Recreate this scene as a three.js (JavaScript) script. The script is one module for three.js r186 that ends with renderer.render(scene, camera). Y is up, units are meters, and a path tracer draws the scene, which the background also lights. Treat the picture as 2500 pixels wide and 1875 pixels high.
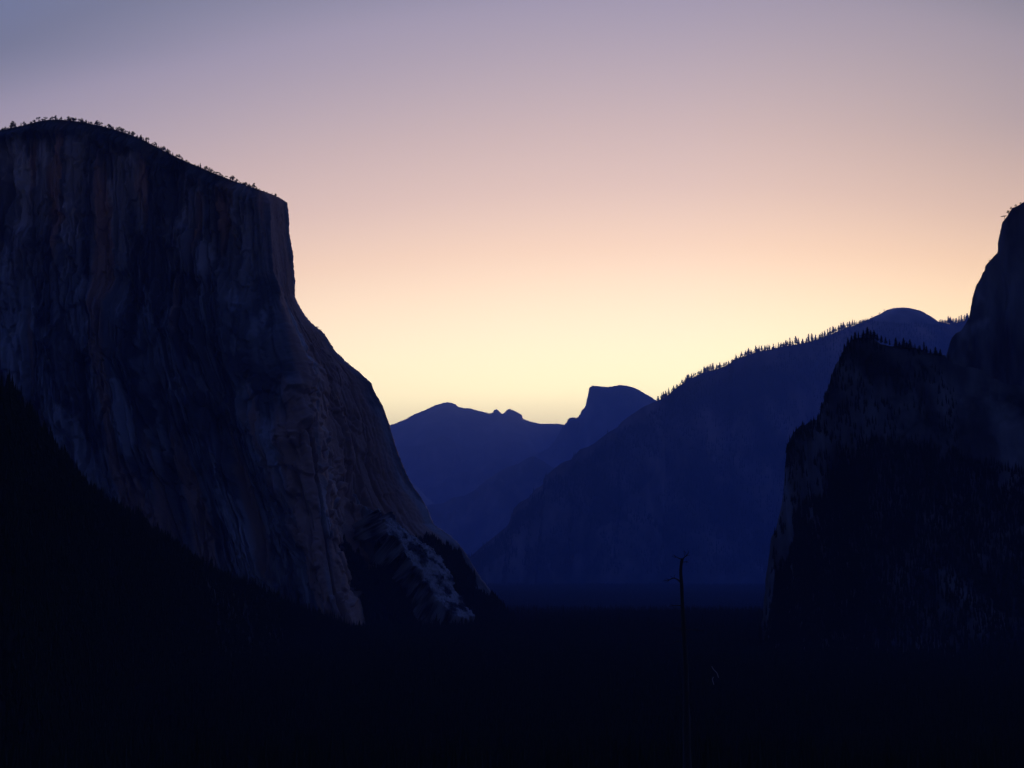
import * as THREE from 'three';
import { ImprovedNoise } from 'three/addons/math/ImprovedNoise.js';
import { mergeGeometries } from 'three/addons/utils/BufferGeometryUtils.js';

// ---------------------------------------------------------------- camera, sky, sun, exposure
const scene = new THREE.Scene();
const FOCAL = 4662, PITCH = THREE.MathUtils.degToRad(5.4), NEAR = 0.36, EYE = 160 * NEAR;   // focal length in photo pixels (2500 x 1875)
const camera = new THREE.PerspectiveCamera(2 * Math.atan(937.5 / FOCAL) * 180 / Math.PI, 4 / 3, 0.5, 90000);
camera.position.set(0, EYE, 0);
camera.lookAt(0, EYE + Math.tan(PITCH) * 1000, -1000);
const renderer = new THREE.WebGLRenderer({ antialias: true });
renderer.toneMapping = THREE.LinearToneMapping;
renderer.toneMappingExposure = 1;
renderer.shadowMap.enabled = true;

const GLOW_AZ = 5;                                  // degrees to the side of straight ahead: where the sun is about to rise
// dawn sky: linear radiance against the angle from the place on the horizon where the sun rises
const SKY = [
  [0, 7.5, 5.8, 3.0], [5.2, 6.15, 5.15, 2.83], [7, 4.02, 3.2, 1.98], [9.5, 2.45, 1.70, 1.14], [11.3, 1.67, 1.18, 0.932], [13.1, 1.21, 0.891, 0.792],
  [16.8, 0.605, 0.518, 0.63], [19, 0.305, 0.31, 0.42], [22, 0.20, 0.26, 0.48], [27, 0.15, 0.25, 0.72], [35, 0.105, 0.235, 0.94],
  [48, 0.060, 0.150, 0.78], [65, 0.025, 0.064, 0.42], [85, 0.0085, 0.022, 0.125], [110, 0.0045, 0.011, 0.055], [200, 0.004, 0.01, 0.05]];
function skyAt(rho) {
  let i = 0; while (i < SKY.length - 2 && rho > SKY[i + 1][0]) i++;
  const a = SKY[i], b = SKY[i + 1]; let t = Math.min(1, Math.max(0, (rho - a[0]) / (b[0] - a[0])));
  return [1, 2, 3].map(k => Math.exp(Math.log(a[k]) * (1 - t) + Math.log(b[k]) * t));
}
{
  const W = 1440, H = 720, data = new Float32Array(W * H * 4);
  for (let r = 0; r < H; r++) {
    const el = ((r + 0.5) / H - 0.5) * 180;
    for (let c = 0; c < W; c++) {
      const phi = ((c + 0.5) / W - 0.5) * 2 * Math.PI, x = Math.cos(phi), z = Math.sin(phi);
      let az = Math.atan2(x, -z) * 180 / Math.PI - GLOW_AZ; if (az > 180) az -= 360; if (az < -180) az += 360;
      const e = Math.max(el, 0), s = (Math.min(az < 0 ? 0.57 : 0.74, Math.max(0.2, 0.2 + (az < 0 ? 0.041 : 0.078) * (e - 6))) * Math.abs(az) + 0.36 * Math.max(0, Math.sqrt(Math.pow(Math.abs(az) - 22, 2) + 60) / 2 + (Math.abs(az) - 22) / 2 - 1.2)) * Math.cos(e * Math.PI / 180);
      const side = (az < 0 ? 0 : 0.9) * Math.sin(az * Math.PI / 180) * Math.exp(-az * az / 1600);   // warmer towards the sunny side of the valley
      const col = skyAt(Math.sqrt(s * s + e * e)), k = (r * W + c) * 4;
      data[k] = col[0] * (1 + 0.3 * side); data[k + 1] = col[1]; data[k + 2] = col[2] * (1 - side); data[k + 3] = 1;
    }
  }
  const sky = new THREE.DataTexture(data, W, H, THREE.RGBAFormat, THREE.FloatType);
  sky.mapping = THREE.EquirectangularReflectionMapping; sky.magFilter = THREE.LinearFilter; sky.minFilter = THREE.LinearFilter;
  sky.needsUpdate = true;
  scene.background = sky; scene.environment = sky;
}
const sun = new THREE.DirectionalLight(new THREE.Color(1, 0.46, 0.24), 5.0);
{
  const az = THREE.MathUtils.degToRad(3.0), el = THREE.MathUtils.degToRad(4.8);
  sun.position.set(Math.sin(az) * Math.cos(el), Math.sin(el), -Math.cos(az) * Math.cos(el)).multiplyScalar(40000);
  sun.castShadow = true; sun.shadow.radius = 5; sun.name = 'sun';
  const sc = sun.shadow.camera; sc.left = -12000; sc.right = 12000; sc.top = 8000; sc.bottom = -8000; sc.near = 10; sc.far = 70000;
  sun.shadow.mapSize.set(4096, 4096);
  scene.add(sun); scene.add(sun.target);
}
scene.fog = new THREE.FogExp2(new THREE.Color().setRGB(0.19, 0.385, 0.95), 4.8e-5);   // the blue valley haze

// ---------------------------------------------------------------- helpers
function rng(seed) { let s = seed >>> 0; return () => { s = (s + 0x6D2B79F5) | 0; let t = Math.imul(s ^ (s >>> 15), 1 | s); t = (t + Math.imul(t ^ (t >>> 7), 61 | t)) ^ t; return ((t ^ (t >>> 14)) >>> 0) / 4294967296; }; }
const noise = new ImprovedNoise();
const n3 = (x, y, z) => noise.noise(x + 31.7, y + 57.3, z + 11.9);
function fbm(x, y, z, o = 4) { let a = 1, f = 1, s = 0, w = 0; for (let i = 0; i < o; i++) { s += a * n3(x * f + i * 17.1, y * f + i * 5.3, z * f + i * 9.7); w += a; a *= 0.5; f *= 2.03; } return s / w; }
function ridged(x, y, z, o = 4) { let a = 1, f = 1, s = 0, w = 0; for (let i = 0; i < o; i++) { s += a * (1 - 2 * Math.abs(n3(x * f + i * 7.7, y * f + i * 3.1, z * f))); w += a; a *= 0.5; f *= 2.1; } return s / w; }
const clamp = (x, a = 0, b = 1) => Math.min(b, Math.max(a, x)), lerp = (a, b, t) => a + (b - a) * t;
const smooth = (a, b, x) => { if (a > b) return 1 - smooth(b, a, x); const t = clamp((x - a) / (b - a)); return t * t * (3 - 2 * t); };
const CP = Math.cos(PITCH), SP = Math.sin(PITCH);
// place in the valley seen at a photo pixel, `d` metres up the valley
const RANGE = [[0, 0], [5500, 5500 * NEAR], [7000, 11500], [8000, 13500], [9800, 18000], [12600, 26500], [14200, 29500], [18000, 39000]];
function range(d) { let i = 0; while (i < RANGE.length - 2 && d > RANGE[i + 1][0]) i++; const a = RANGE[i], b = RANGE[i + 1]; return a[1] + (b[1] - a[1]) * (d - a[0]) / (b[0] - a[0]); }
function at(px, py, d) { return atTrue(px, py, range(d)); }
function atTrue(px, py, d) {
  const a = (px - 1250) / FOCAL, b = (937.5 - py) / FOCAL, dz = CP - b * SP, dy = SP + b * CP;
  return [a / dz * d, EYE + dy / dz * d, -d];
}
const names = {};
function numbered(n) { names[n] = (names[n] || 0) + 1; return names[n] === 1 ? n : n + '_' + String(names[n] - 1).padStart(3, '0'); }
function tag(o, label, category, group, kind) { o.userData.label = label; o.userData.category = category; if (group) o.userData.group = group; if (kind) o.userData.kind = kind; return o; }
function shadows(m) { m.castShadow = true; m.receiveShadow = true; return m; }
const mat = (o) => new THREE.MeshStandardMaterial({ roughness: 1, metalness: 0, ...o });
const rockMat = mat({ vertexColors: true, side: THREE.DoubleSide });
rockMat.name = 'granite';

// surface from a function of u and v; keeps its grid so that trees can be set on it
function surface(name, nu, nv, pos, color, parent) {
  const P = new Float32Array((nu + 1) * (nv + 1) * 3), C = new Float32Array(P.length), base = [];
  for (let j = 0; j <= nv; j++) for (let i = 0; i <= nu; i++) base.push(pos(i / nu, j / nv));
  // displacement along the smooth normal
  const g = (i, j) => base[clamp(j, 0, nv) * (nu + 1) + clamp(i, 0, nu)];
  for (let j = 0; j <= nv; j++) for (let i = 0; i <= nu; i++) {
    const b = g(i, j), k = (j * (nu + 1) + i) * 3; let p = b.p;
    if (b.disp) {
      const q = 3, a0 = g(i - q, j).p, a1 = g(i + q, j).p, c0 = g(i, j - q).p, c1 = g(i, j + q).p;
      const ux = a1[0] - a0[0], uy = a1[1] - a0[1], uz = a1[2] - a0[2], vx = c1[0] - c0[0], vy = c1[1] - c0[1], vz = c1[2] - c0[2];
      let nx = uy * vz - uz * vy, ny = uz * vx - ux * vz, nz = ux * vy - uy * vx; const l = -Math.hypot(nx, ny, nz) || 1;
      p = [p[0] + nx / l * b.disp, p[1] + ny / l * b.disp, p[2] + nz / l * b.disp];
    }
    P[k] = p[0]; P[k + 1] = p[1]; P[k + 2] = p[2];
  }
  const idx = [];
  for (let j = 0; j < nv; j++) for (let i = 0; i < nu; i++) { const a = j * (nu + 1) + i, b = a + 1, c = a + nu + 1, d = c + 1; idx.push(a, c, b, b, c, d); }
  const geo = new THREE.BufferGeometry();
  geo.setAttribute('position', new THREE.BufferAttribute(P, 3)); geo.setIndex(idx); geo.computeVertexNormals();
  const N = geo.attributes.normal.array;
  for (let k = 0; k < P.length; k += 3) { const n = k / 3, c = color(P[k], P[k + 1], P[k + 2], Math.abs(N[k + 1]), (n % (nu + 1)) / nu, Math.floor(n / (nu + 1)) / nv, base[n]); C[k] = c[0]; C[k + 1] = c[1]; C[k + 2] = c[2]; }
  geo.setAttribute('color', new THREE.BufferAttribute(C, 3));
  const m = shadows(new THREE.Mesh(geo, rockMat)); m.name = parent ? name : numbered(name); (parent || scene).add(m);
  m.sample = (u, v) => { const i = Math.floor(u * nu), j = Math.floor(v * nv), k = (j * (nu + 1) + i) * 3; return { p: [P[k], P[k + 1], P[k + 2]], n: [N[k], Math.abs(N[k + 1]), N[k + 2]] }; };
  return m;
}
function cr(a, b, c, d, t) { return 0.5 * (2 * b + (c - a) * t + (2 * a - 5 * b + 4 * c - d) * t * t + (3 * b - a - 3 * c + d) * t * t * t); }
function crList(list, t) {           // list of vectors, t in 0..1
  const n = list.length - 1, x = clamp(t) * n, i = Math.min(n - 1, Math.floor(x)), f = x - i;
  const A = list[Math.max(0, i - 1)], B = list[i], C = list[i + 1], D = list[Math.min(n, i + 2)];
  return B.map((_, k) => cr(A[k], B[k], C[k], D[k], f));
}
function linList(list, t) { const n = list.length - 1, x = clamp(t) * n, i = Math.min(n - 1, Math.floor(x)), f = x - i; return list[i].map((v, k) => lerp(v, list[i + 1][k], f)); }
function resample(pts, n) {          // even steps along a polyline of vectors (length in the first three entries)
  const L = [0]; for (let i = 1; i < pts.length; i++) L.push(L[i - 1] + Math.hypot(pts[i][0] - pts[i - 1][0], pts[i][1] - pts[i - 1][1], pts[i][2] - pts[i - 1][2]));
  const out = []; let j = 0;
  for (let i = 0; i < n; i++) { const s = L[L.length - 1] * i / (n - 1); while (j < pts.length - 2 && s > L[j + 1]) j++; const t = (s - L[j]) / (L[j + 1] - L[j] || 1); out.push(pts[j].map((v, k) => lerp(v, pts[j + 1][k], clamp(t)))); }
  return out;
}

// granite and forest colours (real-world base colours)
const GRANITE = [0.22, 0.21, 0.197], DARKROCK = [0.055, 0.055, 0.057], BROWNROCK = [0.34, 0.20, 0.125], PALE = [0.40, 0.388, 0.37], WOODS = [0.014, 0.018, 0.012];
const mixc = (a, b, t) => [lerp(a[0], b[0], t), lerp(a[1], b[1], t), lerp(a[2], b[2], t)];

// a mountain with a crest line: front profile towards the viewer, back profile away from him
function mountain(name, label, category, crest, o) {
  const W = resample(crest.map(([px, py, d]) => at(px, py, d)), o.nu + 1);
  const front = o.front, back = o.back || [[0.25, 0.85], [0.7, 0.4], [1, -0.05]];
  const root = new THREE.Group(); root.name = numbered(name); scene.add(root); tag(root, label, category, null, 'structure');
  const sc = o.sc, base = o.base || 0, jag = (o.jag ?? 4) * sc, jagScale = (o.jagScale ?? 60) * sc, tint = (x, y, z, ...k) => o.color(x / sc, y / sc, z / sc, ...k);
  const crestAt = u => { const p = linList(W, u); const k = fbm(p[0] / jagScale, p[1] / jagScale, p[2] / jagScale, 4); return [p[0] + k * jag * 0.5, p[1] + k * jag, p[2]]; };
  const prof = (list, v) => { const L = [[0, 1], ...list], x = v * (L.length - 1), i = Math.min(L.length - 2, Math.floor(x)), f = x - i; const A = L[Math.max(0, i - 1)], B = L[i], C = L[i + 1], D = L[Math.min(L.length - 1, i + 2)]; return [cr(A[0], B[0], C[0], D[0], f), cr(A[1], B[1], C[1], D[1], f)]; };
  const face = surface('front_slope', o.nu, o.nv, (u, v) => {
    const c = crestAt(u), vv = Math.pow(v, o.vpow || 1), [f, h] = prof(front, vv);
    const reach = (o.reach ? o.reach(u, c) : 1) * Math.max(c[1] - base, 60 * sc), away = smooth(0, 0.16, v);
    const p = [c[0] + (o.side ? o.side(u, c) : 0) * f * reach, base + (c[1] - base) * h - 20 * sc * v, c[2] + f * reach];
    return { p, disp: away * sc * (o.relief(p[0] / sc, p[1] / sc, p[2] / sc, u, v) - (o.inset || 0)) };
  }, tint, root);
  surface('back_slope', Math.round(o.nu / 2), 12, (u, v) => {
    const c = crestAt(u), [f, h] = prof(back, v);
    const z = c[2] - f * (o.backReach || 1.2) * Math.max(c[1] - base, 60 * sc);
    return { p: [c[0] * (1 + 1.15 * (z / c[2] - 1)), base + (c[1] - base) * h - 25 * sc * v, z], disp: 0 };
  }, tint, root);
  root.face = face; root.crestAt = crestAt;
  return root;
}
const zoomed = (x0, y0, s, pts, d) => pts.map(([x, y], i) => [x0 + x * s, y0 + y * s, typeof d === 'function' ? d(x0 + x * s, y0 + y * s) : d]);

// ---------------------------------------------------------------- the valley floor and the slope below the viewpoint
function ground(x, z) {
  const d = -z;
  let y = d < 0 ? EYE - 1.75 - d * 0.10 : EYE - 1.75 - 0.135 * d;
  const k = 20; y = y > 160 ? y : 0.5 * (y + Math.sqrt(y * y + k * k)) - k * k / 4 / (Math.abs(y) + 60);   // runs out softly on the floor
  const far = smooth(60, 500, Math.hypot(x, z));
  if (d > 0) { const t = Math.min(d, 5200) - 1900; y -= 0.023 * ((Math.sqrt(t * t + 3e5) + t) / 2 - 38); }      // beyond the nearest forest the floor lies a little lower
  y += smooth(1100, 2000, d) * 9 * fbm(x / 260, 2, z / 260, 3);
  return y + far * (6 * fbm(x / 300, 0, z / 300, 3) + 2);
}
{
  const NU = 220, NV = 300, X = 14000;
  const m = surface('valley_floor', NU, NV, (u, v) => {
    const a = (u * 2 - 1), x = Math.sign(a) * Math.pow(Math.abs(a), 2.2) * X, w = v * 2 - 0.16;
    const z = w < 0 ? 2200 * Math.pow(-w / 0.16, 1.5) : -42500 * Math.pow(w / 1.84, 2.6);
    return { p: [x, ground(x, z), z], disp: 0 };
  }, (x, y, z) => mixc(WOODS, [0.012, 0.011, 0.008], clamp(0.4 + fbm(x / 40, 0, z / 40, 3))));
  tag(m, 'dark valley floor running between the cliffs under the conifer forest', 'ground', null, 'structure');
}

// ---------------------------------------------------------------- far mountains
const farRock = (x, y, z, ny, u, v) => {
  const w = clamp(0.5 + 1.1 * fbm(x / 420, y / 300, z / 420, 4) + 0.9 * (ny - 0.62));
  return mixc(mixc(DARKROCK, GRANITE, clamp(0.5 + 1.6 * fbm(x / 160, y / 420, z / 160, 4))), WOODS, clamp(w * 1.4 - 0.4));
};
mountain('distant_mountain', 'long hazy mountain with a smooth rounded top and two small knobs on its crest', 'mountain',
  [[520, 1180, 17600], [700, 1110, 17700], [860, 1062, 17800],
    ...zoomed(930, 900, 0.3165, [[70, 435], [110, 424], [150, 405], [185, 393], [260, 350], [335, 322], [395, 292], [440, 275], [490, 262], [512, 259], [550, 264], [575, 276], [590, 292], [650, 306], [680, 304], [730, 320], [780, 330], [830, 344], [862, 342], [870, 322], [890, 312], [912, 325], [920, 342], [945, 350], [960, 330], [975, 315], [995, 310], [1030, 325], [1070, 345], [1090, 360], [1092, 385], [1130, 400], [1180, 415], [1240, 426], [1300, 424], [1350, 422], [1415, 432]], 18000),
    [1480, 1046, 18000], [1650, 1075, 18000], [1900, 1120, 18000]],
  { base: -330, sc: 2.1, nu: 620, nv: 150, front: [[0.12, 0.93], [0.4, 0.78], [0.75, 0.58], [1.15, 0.36], [1.7, 0.14], [2.3, -0.02]], reach: () => 1.15, jag: 3.5, jagScale: 26,
    relief: (x, y, z, u, v) => smooth(0.03, 0.45, v) * 190 * ridged(x / 1500, y / 2400, z / 2200, 4) + smooth(0.02, 0.2, v) * 50 * fbm(x / 260, y / 500, z / 260, 4), color: farRock });

const halfDome = mountain('granite_dome', 'sheer granite dome with a flat shoulder, vertical side and rounded back in the haze', 'mountain',
  [...zoomed(930, 900, 0.3165, [[600, 1150], [800, 1000], [950, 860], [1060, 760], [1130, 690], [1210, 655], [1290, 615], [1340, 560], [1380, 490], [1402, 445], [1415, 432], [1435, 412], [1440, 392], [1460, 380], [1480, 375], [1515, 378], [1528, 362], [1538, 350], [1545, 328], [1555, 316], [1566, 306], [1578, 290], [1585, 250], [1595, 210], [1602, 178], [1603, 160], [1608, 146], [1625, 133], [1660, 133], [1700, 138], [1750, 141], [1790, 135], [1840, 125], [1890, 130], [1950, 145], [2000, 170], [2040, 195], [2080, 215], [2115, 240], [2180, 280], [2300, 350]],
    14200), [1900, 1150, 14000]],
  { base: -330, sc: 2.05, nu: 620, nv: 170, front: [[0.03, 0.97], [0.09, 0.85], [0.2, 0.66], [0.45, 0.47], [0.85, 0.27], [1.35, 0.1], [1.9, -0.02]], reach: () => 1.2, jag: 2.5, jagScale: 40,
    relief: (x, y, z, u, v) => smooth(0.1, 0.45, v) * (90 * ridged(x / 900, y / 1800, z / 1500, 4)) + smooth(0.03, 0.3, v) * 26 * fbm(x / 180, y / 500, z / 180, 4), color: farRock });

mountain('valley_spur', 'hazy spur coming down to the valley in front of the sheer dome', 'ridge',
  [...zoomed(930, 900, 0.3165, [[-500, 1130], [-100, 1080], [250, 1062], [350, 1050], [480, 1040], [560, 992], [640, 985], [720, 940], [800, 868], [880, 815], [960, 765], [1060, 735], [1130, 690], [1180, 672], [1230, 700], [1320, 760], [1500, 840]], 11200)],
  { base: -330, sc: 1.9, nu: 420, nv: 120, front: [[0.12, 0.88], [0.3, 0.66], [0.55, 0.42], [0.85, 0.2], [1.2, 0.05], [1.5, -0.03]], reach: () => 1.3, jag: 9, jagScale: 40, inset: 30,
    relief: (x, y, z, u, v) => 80 * ridged(x / 420, y / 1400, z / 800, 4) + 24 * fbm(x / 100, y / 240, z / 100, 4), color: farRock });
mountain('valley_spur', 'pale hazy spur descending behind the shoulder of the granite monolith', 'ridge',
  [...zoomed(930, 900, 0.3165, [[-700, 520], [-300, 640], [-40, 740], [100, 800], [180, 836], [230, 862], [290, 920], [330, 962], [380, 1010], [440, 1062], [520, 1100], [700, 1150]], 12300)],
  { base: -330, sc: 2, nu: 300, nv: 110, front: [[0.12, 0.88], [0.3, 0.66], [0.55, 0.42], [0.85, 0.2], [1.2, 0.05], [1.5, -0.03]], reach: () => 1.1, jag: 8, jagScale: 40, inset: 30,
    relief: (x, y, z, u, v) => 80 * ridged(x / 420, y / 1400, z / 800, 4) + 24 * fbm(x / 100, y / 240, z / 100, 4), color: (x, y, z, ny) => mixc(GRANITE, PALE, clamp(0.5 + fbm(x / 100, y / 300, z / 100, 4))) });

const spurForm = { base: -330, sc: 2.1, nu: 380, nv: 110, front: [[0.12, 0.88], [0.3, 0.66], [0.55, 0.42], [0.85, 0.2], [1.2, 0.05], [1.5, -0.03]], reach: () => 1.2, jag: 9, jagScale: 40, inset: 30,
  relief: (x, y, z, u, v) => 110 * ridged(x / 420, y / 1400, z / 800, 4) + 24 * fbm(x / 100, y / 240, z / 100, 4), color: farRock };
mountain('valley_spur', 'faint hazy shelf with a small knoll below the long rounded mountain', 'ridge',
  zoomed(930, 900, 0.3165, [[-600, 760], [-200, 680], [0, 636], [130, 604], [330, 590], [420, 546], [460, 520], [500, 514], [540, 546], [620, 592], [760, 602], [820, 574], [860, 557], [1000, 552], [1100, 580], [1200, 640], [1300, 720], [1500, 800]], 16300), spurForm);
mountain('valley_spur', 'hazy buttressed slope climbing towards the foot of the sheer dome', 'ridge',
  zoomed(930, 900, 0.3165, [[0, 1060], [200, 960], [330, 915], [420, 884], [520, 832], [600, 802], [700, 790], [800, 742], [880, 702], [960, 690], [1040, 716], [1110, 692], [1180, 652], [1260, 640], [1360, 700], [1500, 780]], 14900), spurForm);

// ---------------------------------------------------------------- the wooded ridge and the dome beyond it
const ridgeCrest = [[760, 1500, 6300], [960, 1475, 6600], [1080, 1420, 6800], [1147, 1359, 7000],
  ...zoomed(1200, 950, 0.3316, [[10, 1094], [60, 1055], [120, 1005], [142, 950], [168, 874], [205, 834], [280, 795], [322, 735], [380, 705], [402, 640], [450, 596], [510, 546], [590, 516], [650, 446], [750, 406], [820, 350], [880, 306], [930, 280], [960, 240], [1030, 190], [1110, 136], [1205, 90]], (px) => lerp(7000, 8000, (px - 1147) / 480)),
  ...zoomed(1550, 720, 0.3843, [[200, 645], [250, 600], [330, 545], [400, 505], [500, 477], [600, 442], [622, 416], [690, 388], [780, 362], [900, 336], [1000, 319], [1080, 306], [1150, 286], [1220, 259], [1290, 229], [1340, 206], [1400, 190], [1460, 172], [1520, 166], [1620, 176], [1760, 184], [1900, 186], [1980, 183], [2040, 176], [2110, 162], [2250, 140], [2600, 120]], (px) => 8000 + (px - 1627) * 0.9)];
const woodRock = (x, y, z, ny) => mixc(mixc(DARKROCK, GRANITE, clamp(0.5 + 1.3 * fbm(x / 120, y / 380, z / 120, 4))), WOODS, clamp(0.62 + 1.5 * fbm(x / 260, y / 260, z / 260, 4) + (ny - 0.55)));
const ridge = mountain('wooded_ridge', 'long wooded ridge falling into the valley, its crest lined with conifers', 'ridge', ridgeCrest,
  { base: -330, sc: 1.65, inset: 30, nu: 640, nv: 170, front: [[0.12, 0.88], [0.3, 0.66], [0.5, 0.44], [0.75, 0.22], [1.05, 0.06], [1.3, -0.03]], reach: () => 0.95, jag: 7, jagScale: 60, side: () => -0.12,
    relief: (x, y, z, u, v) => smooth(0.02, 0.3, v) * 75 * ridged(x / 620, y / 1400, z / 900, 4) + 26 * fbm(x / 130, y / 300, z / 130, 4), color: woodRock });
mountain('bald_dome', 'bald rounded summit dome rising behind the wooded ridge', 'mountain',
  zoomed(1550, 720, 0.3843, [[1150, 330], [1300, 255], [1400, 205], [1460, 168], [1500, 145], [1560, 120], [1600, 95], [1640, 84], [1700, 80], [1750, 84], [1800, 98], [1850, 122], [1900, 155], [1940, 182], [2020, 240], [2150, 320]], 8800),
  { base: -330, sc: 1.8, nu: 260, nv: 90, front: [[0.06, 0.985], [0.15, 0.93], [0.32, 0.8], [0.6, 0.55], [1, 0.2], [1.3, -0.02]], reach: () => 1, jag: 4, jagScale: 80,
    relief: (x, y, z, u, v) => smooth(0, 0.2, v) * 18 * fbm(x / 160, y / 200, z / 160, 4),
    color: (x, y, z, ny) => mixc(GRANITE, DARKROCK, clamp(0.4 + 1.2 * fbm(x / 90, y / 90, z / 90, 4))) });

// ---------------------------------------------------------------- cliffs across the valley from the monolith
const wallRock = (x, y, z, ny) => mixc(mixc(DARKROCK, GRANITE, clamp(0.5 + 1.6 * fbm(x / 70, y / 260, z / 70, 4))), WOODS, clamp(0.5 + 1.6 * fbm(x / 110, y / 110, z / 110, 4) + 1.2 * (ny - 0.5)));
const nearWall = mountain('rock_wall', 'dark steep rock wall with a stepped edge and small trees on its flat top', 'cliff',
  [[1858, 1530, 3550], ...zoomed(1800, 780, 0.4944, [[130, 1440], [140, 1320], [148, 1220], [155, 1140], [163, 1085], [190, 1040], [210, 950], [225, 860], [238, 780], [243, 700], [247, 640], [256, 600], [278, 556], [310, 527], [360, 509], [392, 494], [418, 442], [422, 415], [436, 380], [450, 340], [465, 280], [482, 230], [510, 190], [528, 142], [560, 106], [600, 90], [640, 84], [690, 97], [730, 112], [800, 132], [850, 137], [920, 147], [970, 167], [1020, 180], [1150, 240], [1300, 300], [1500, 380], [1800, 430]], (px) => lerp(3550, 3750, smooth(1870, 2100, px)))],
  { sc: NEAR, inset: 20, nu: 520, nv: 200, front: [[0.05, 0.9], [0.12, 0.74], [0.22, 0.55], [0.36, 0.36], [0.6, 0.16], [0.95, -0.03]], reach: () => 0.9, jag: 16, jagScale: 45,
    relief: (x, y, z, u, v) => 32 * ridged(x / 200, y / 700, z / 260, 4) + 13 * fbm(x / 45, y / 110, z / 45, 4), color: wallRock });
const rearCliff = mountain('tall_cliff', 'tall sheer cliff with a notched profile rising behind the stepped rock wall', 'cliff',
  [[2270, 1120, 4250], [2285, 1000, 4270], [2300, 900, 4300],
    ...zoomed(2050, 450, 0.3316, [[795, 1230], [810, 1170], [830, 1122], [860, 1087], [900, 1070], [935, 1012], [955, 970], [968, 890], [978, 832], [1003, 748], [1038, 692], [1053, 650], [1066, 640], [1070, 606], [1082, 588], [1130, 537], [1162, 505], [1163, 440], [1174, 385], [1186, 330], [1198, 278], [1228, 242], [1250, 206], [1270, 172], [1320, 150], [1357, 131], [1500, 80], [1800, 20], [2300, 10]], 4350)],
  { sc: NEAR, inset: 20, nu: 460, nv: 220, front: [[0.02, 0.92], [0.05, 0.78], [0.1, 0.6], [0.18, 0.42], [0.34, 0.22], [0.6, -0.03]], reach: () => 1, jag: 8, jagScale: 40,
    relief: (x, y, z, u, v) => 30 * ridged(x / 170, y / 900, z / 260, 4) + 12 * fbm(x / 40, y / 150, z / 40, 4),
    color: (x, y, z, ny) => mixc(mixc(DARKROCK, GRANITE, clamp(0.5 + 1.6 * fbm(x / 60, y / 330, z / 60, 4))), PALE, 0.6 * smooth(0.2, 0.4, fbm(x / 120 + 3, y / 200, z / 120, 4))) });

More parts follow.
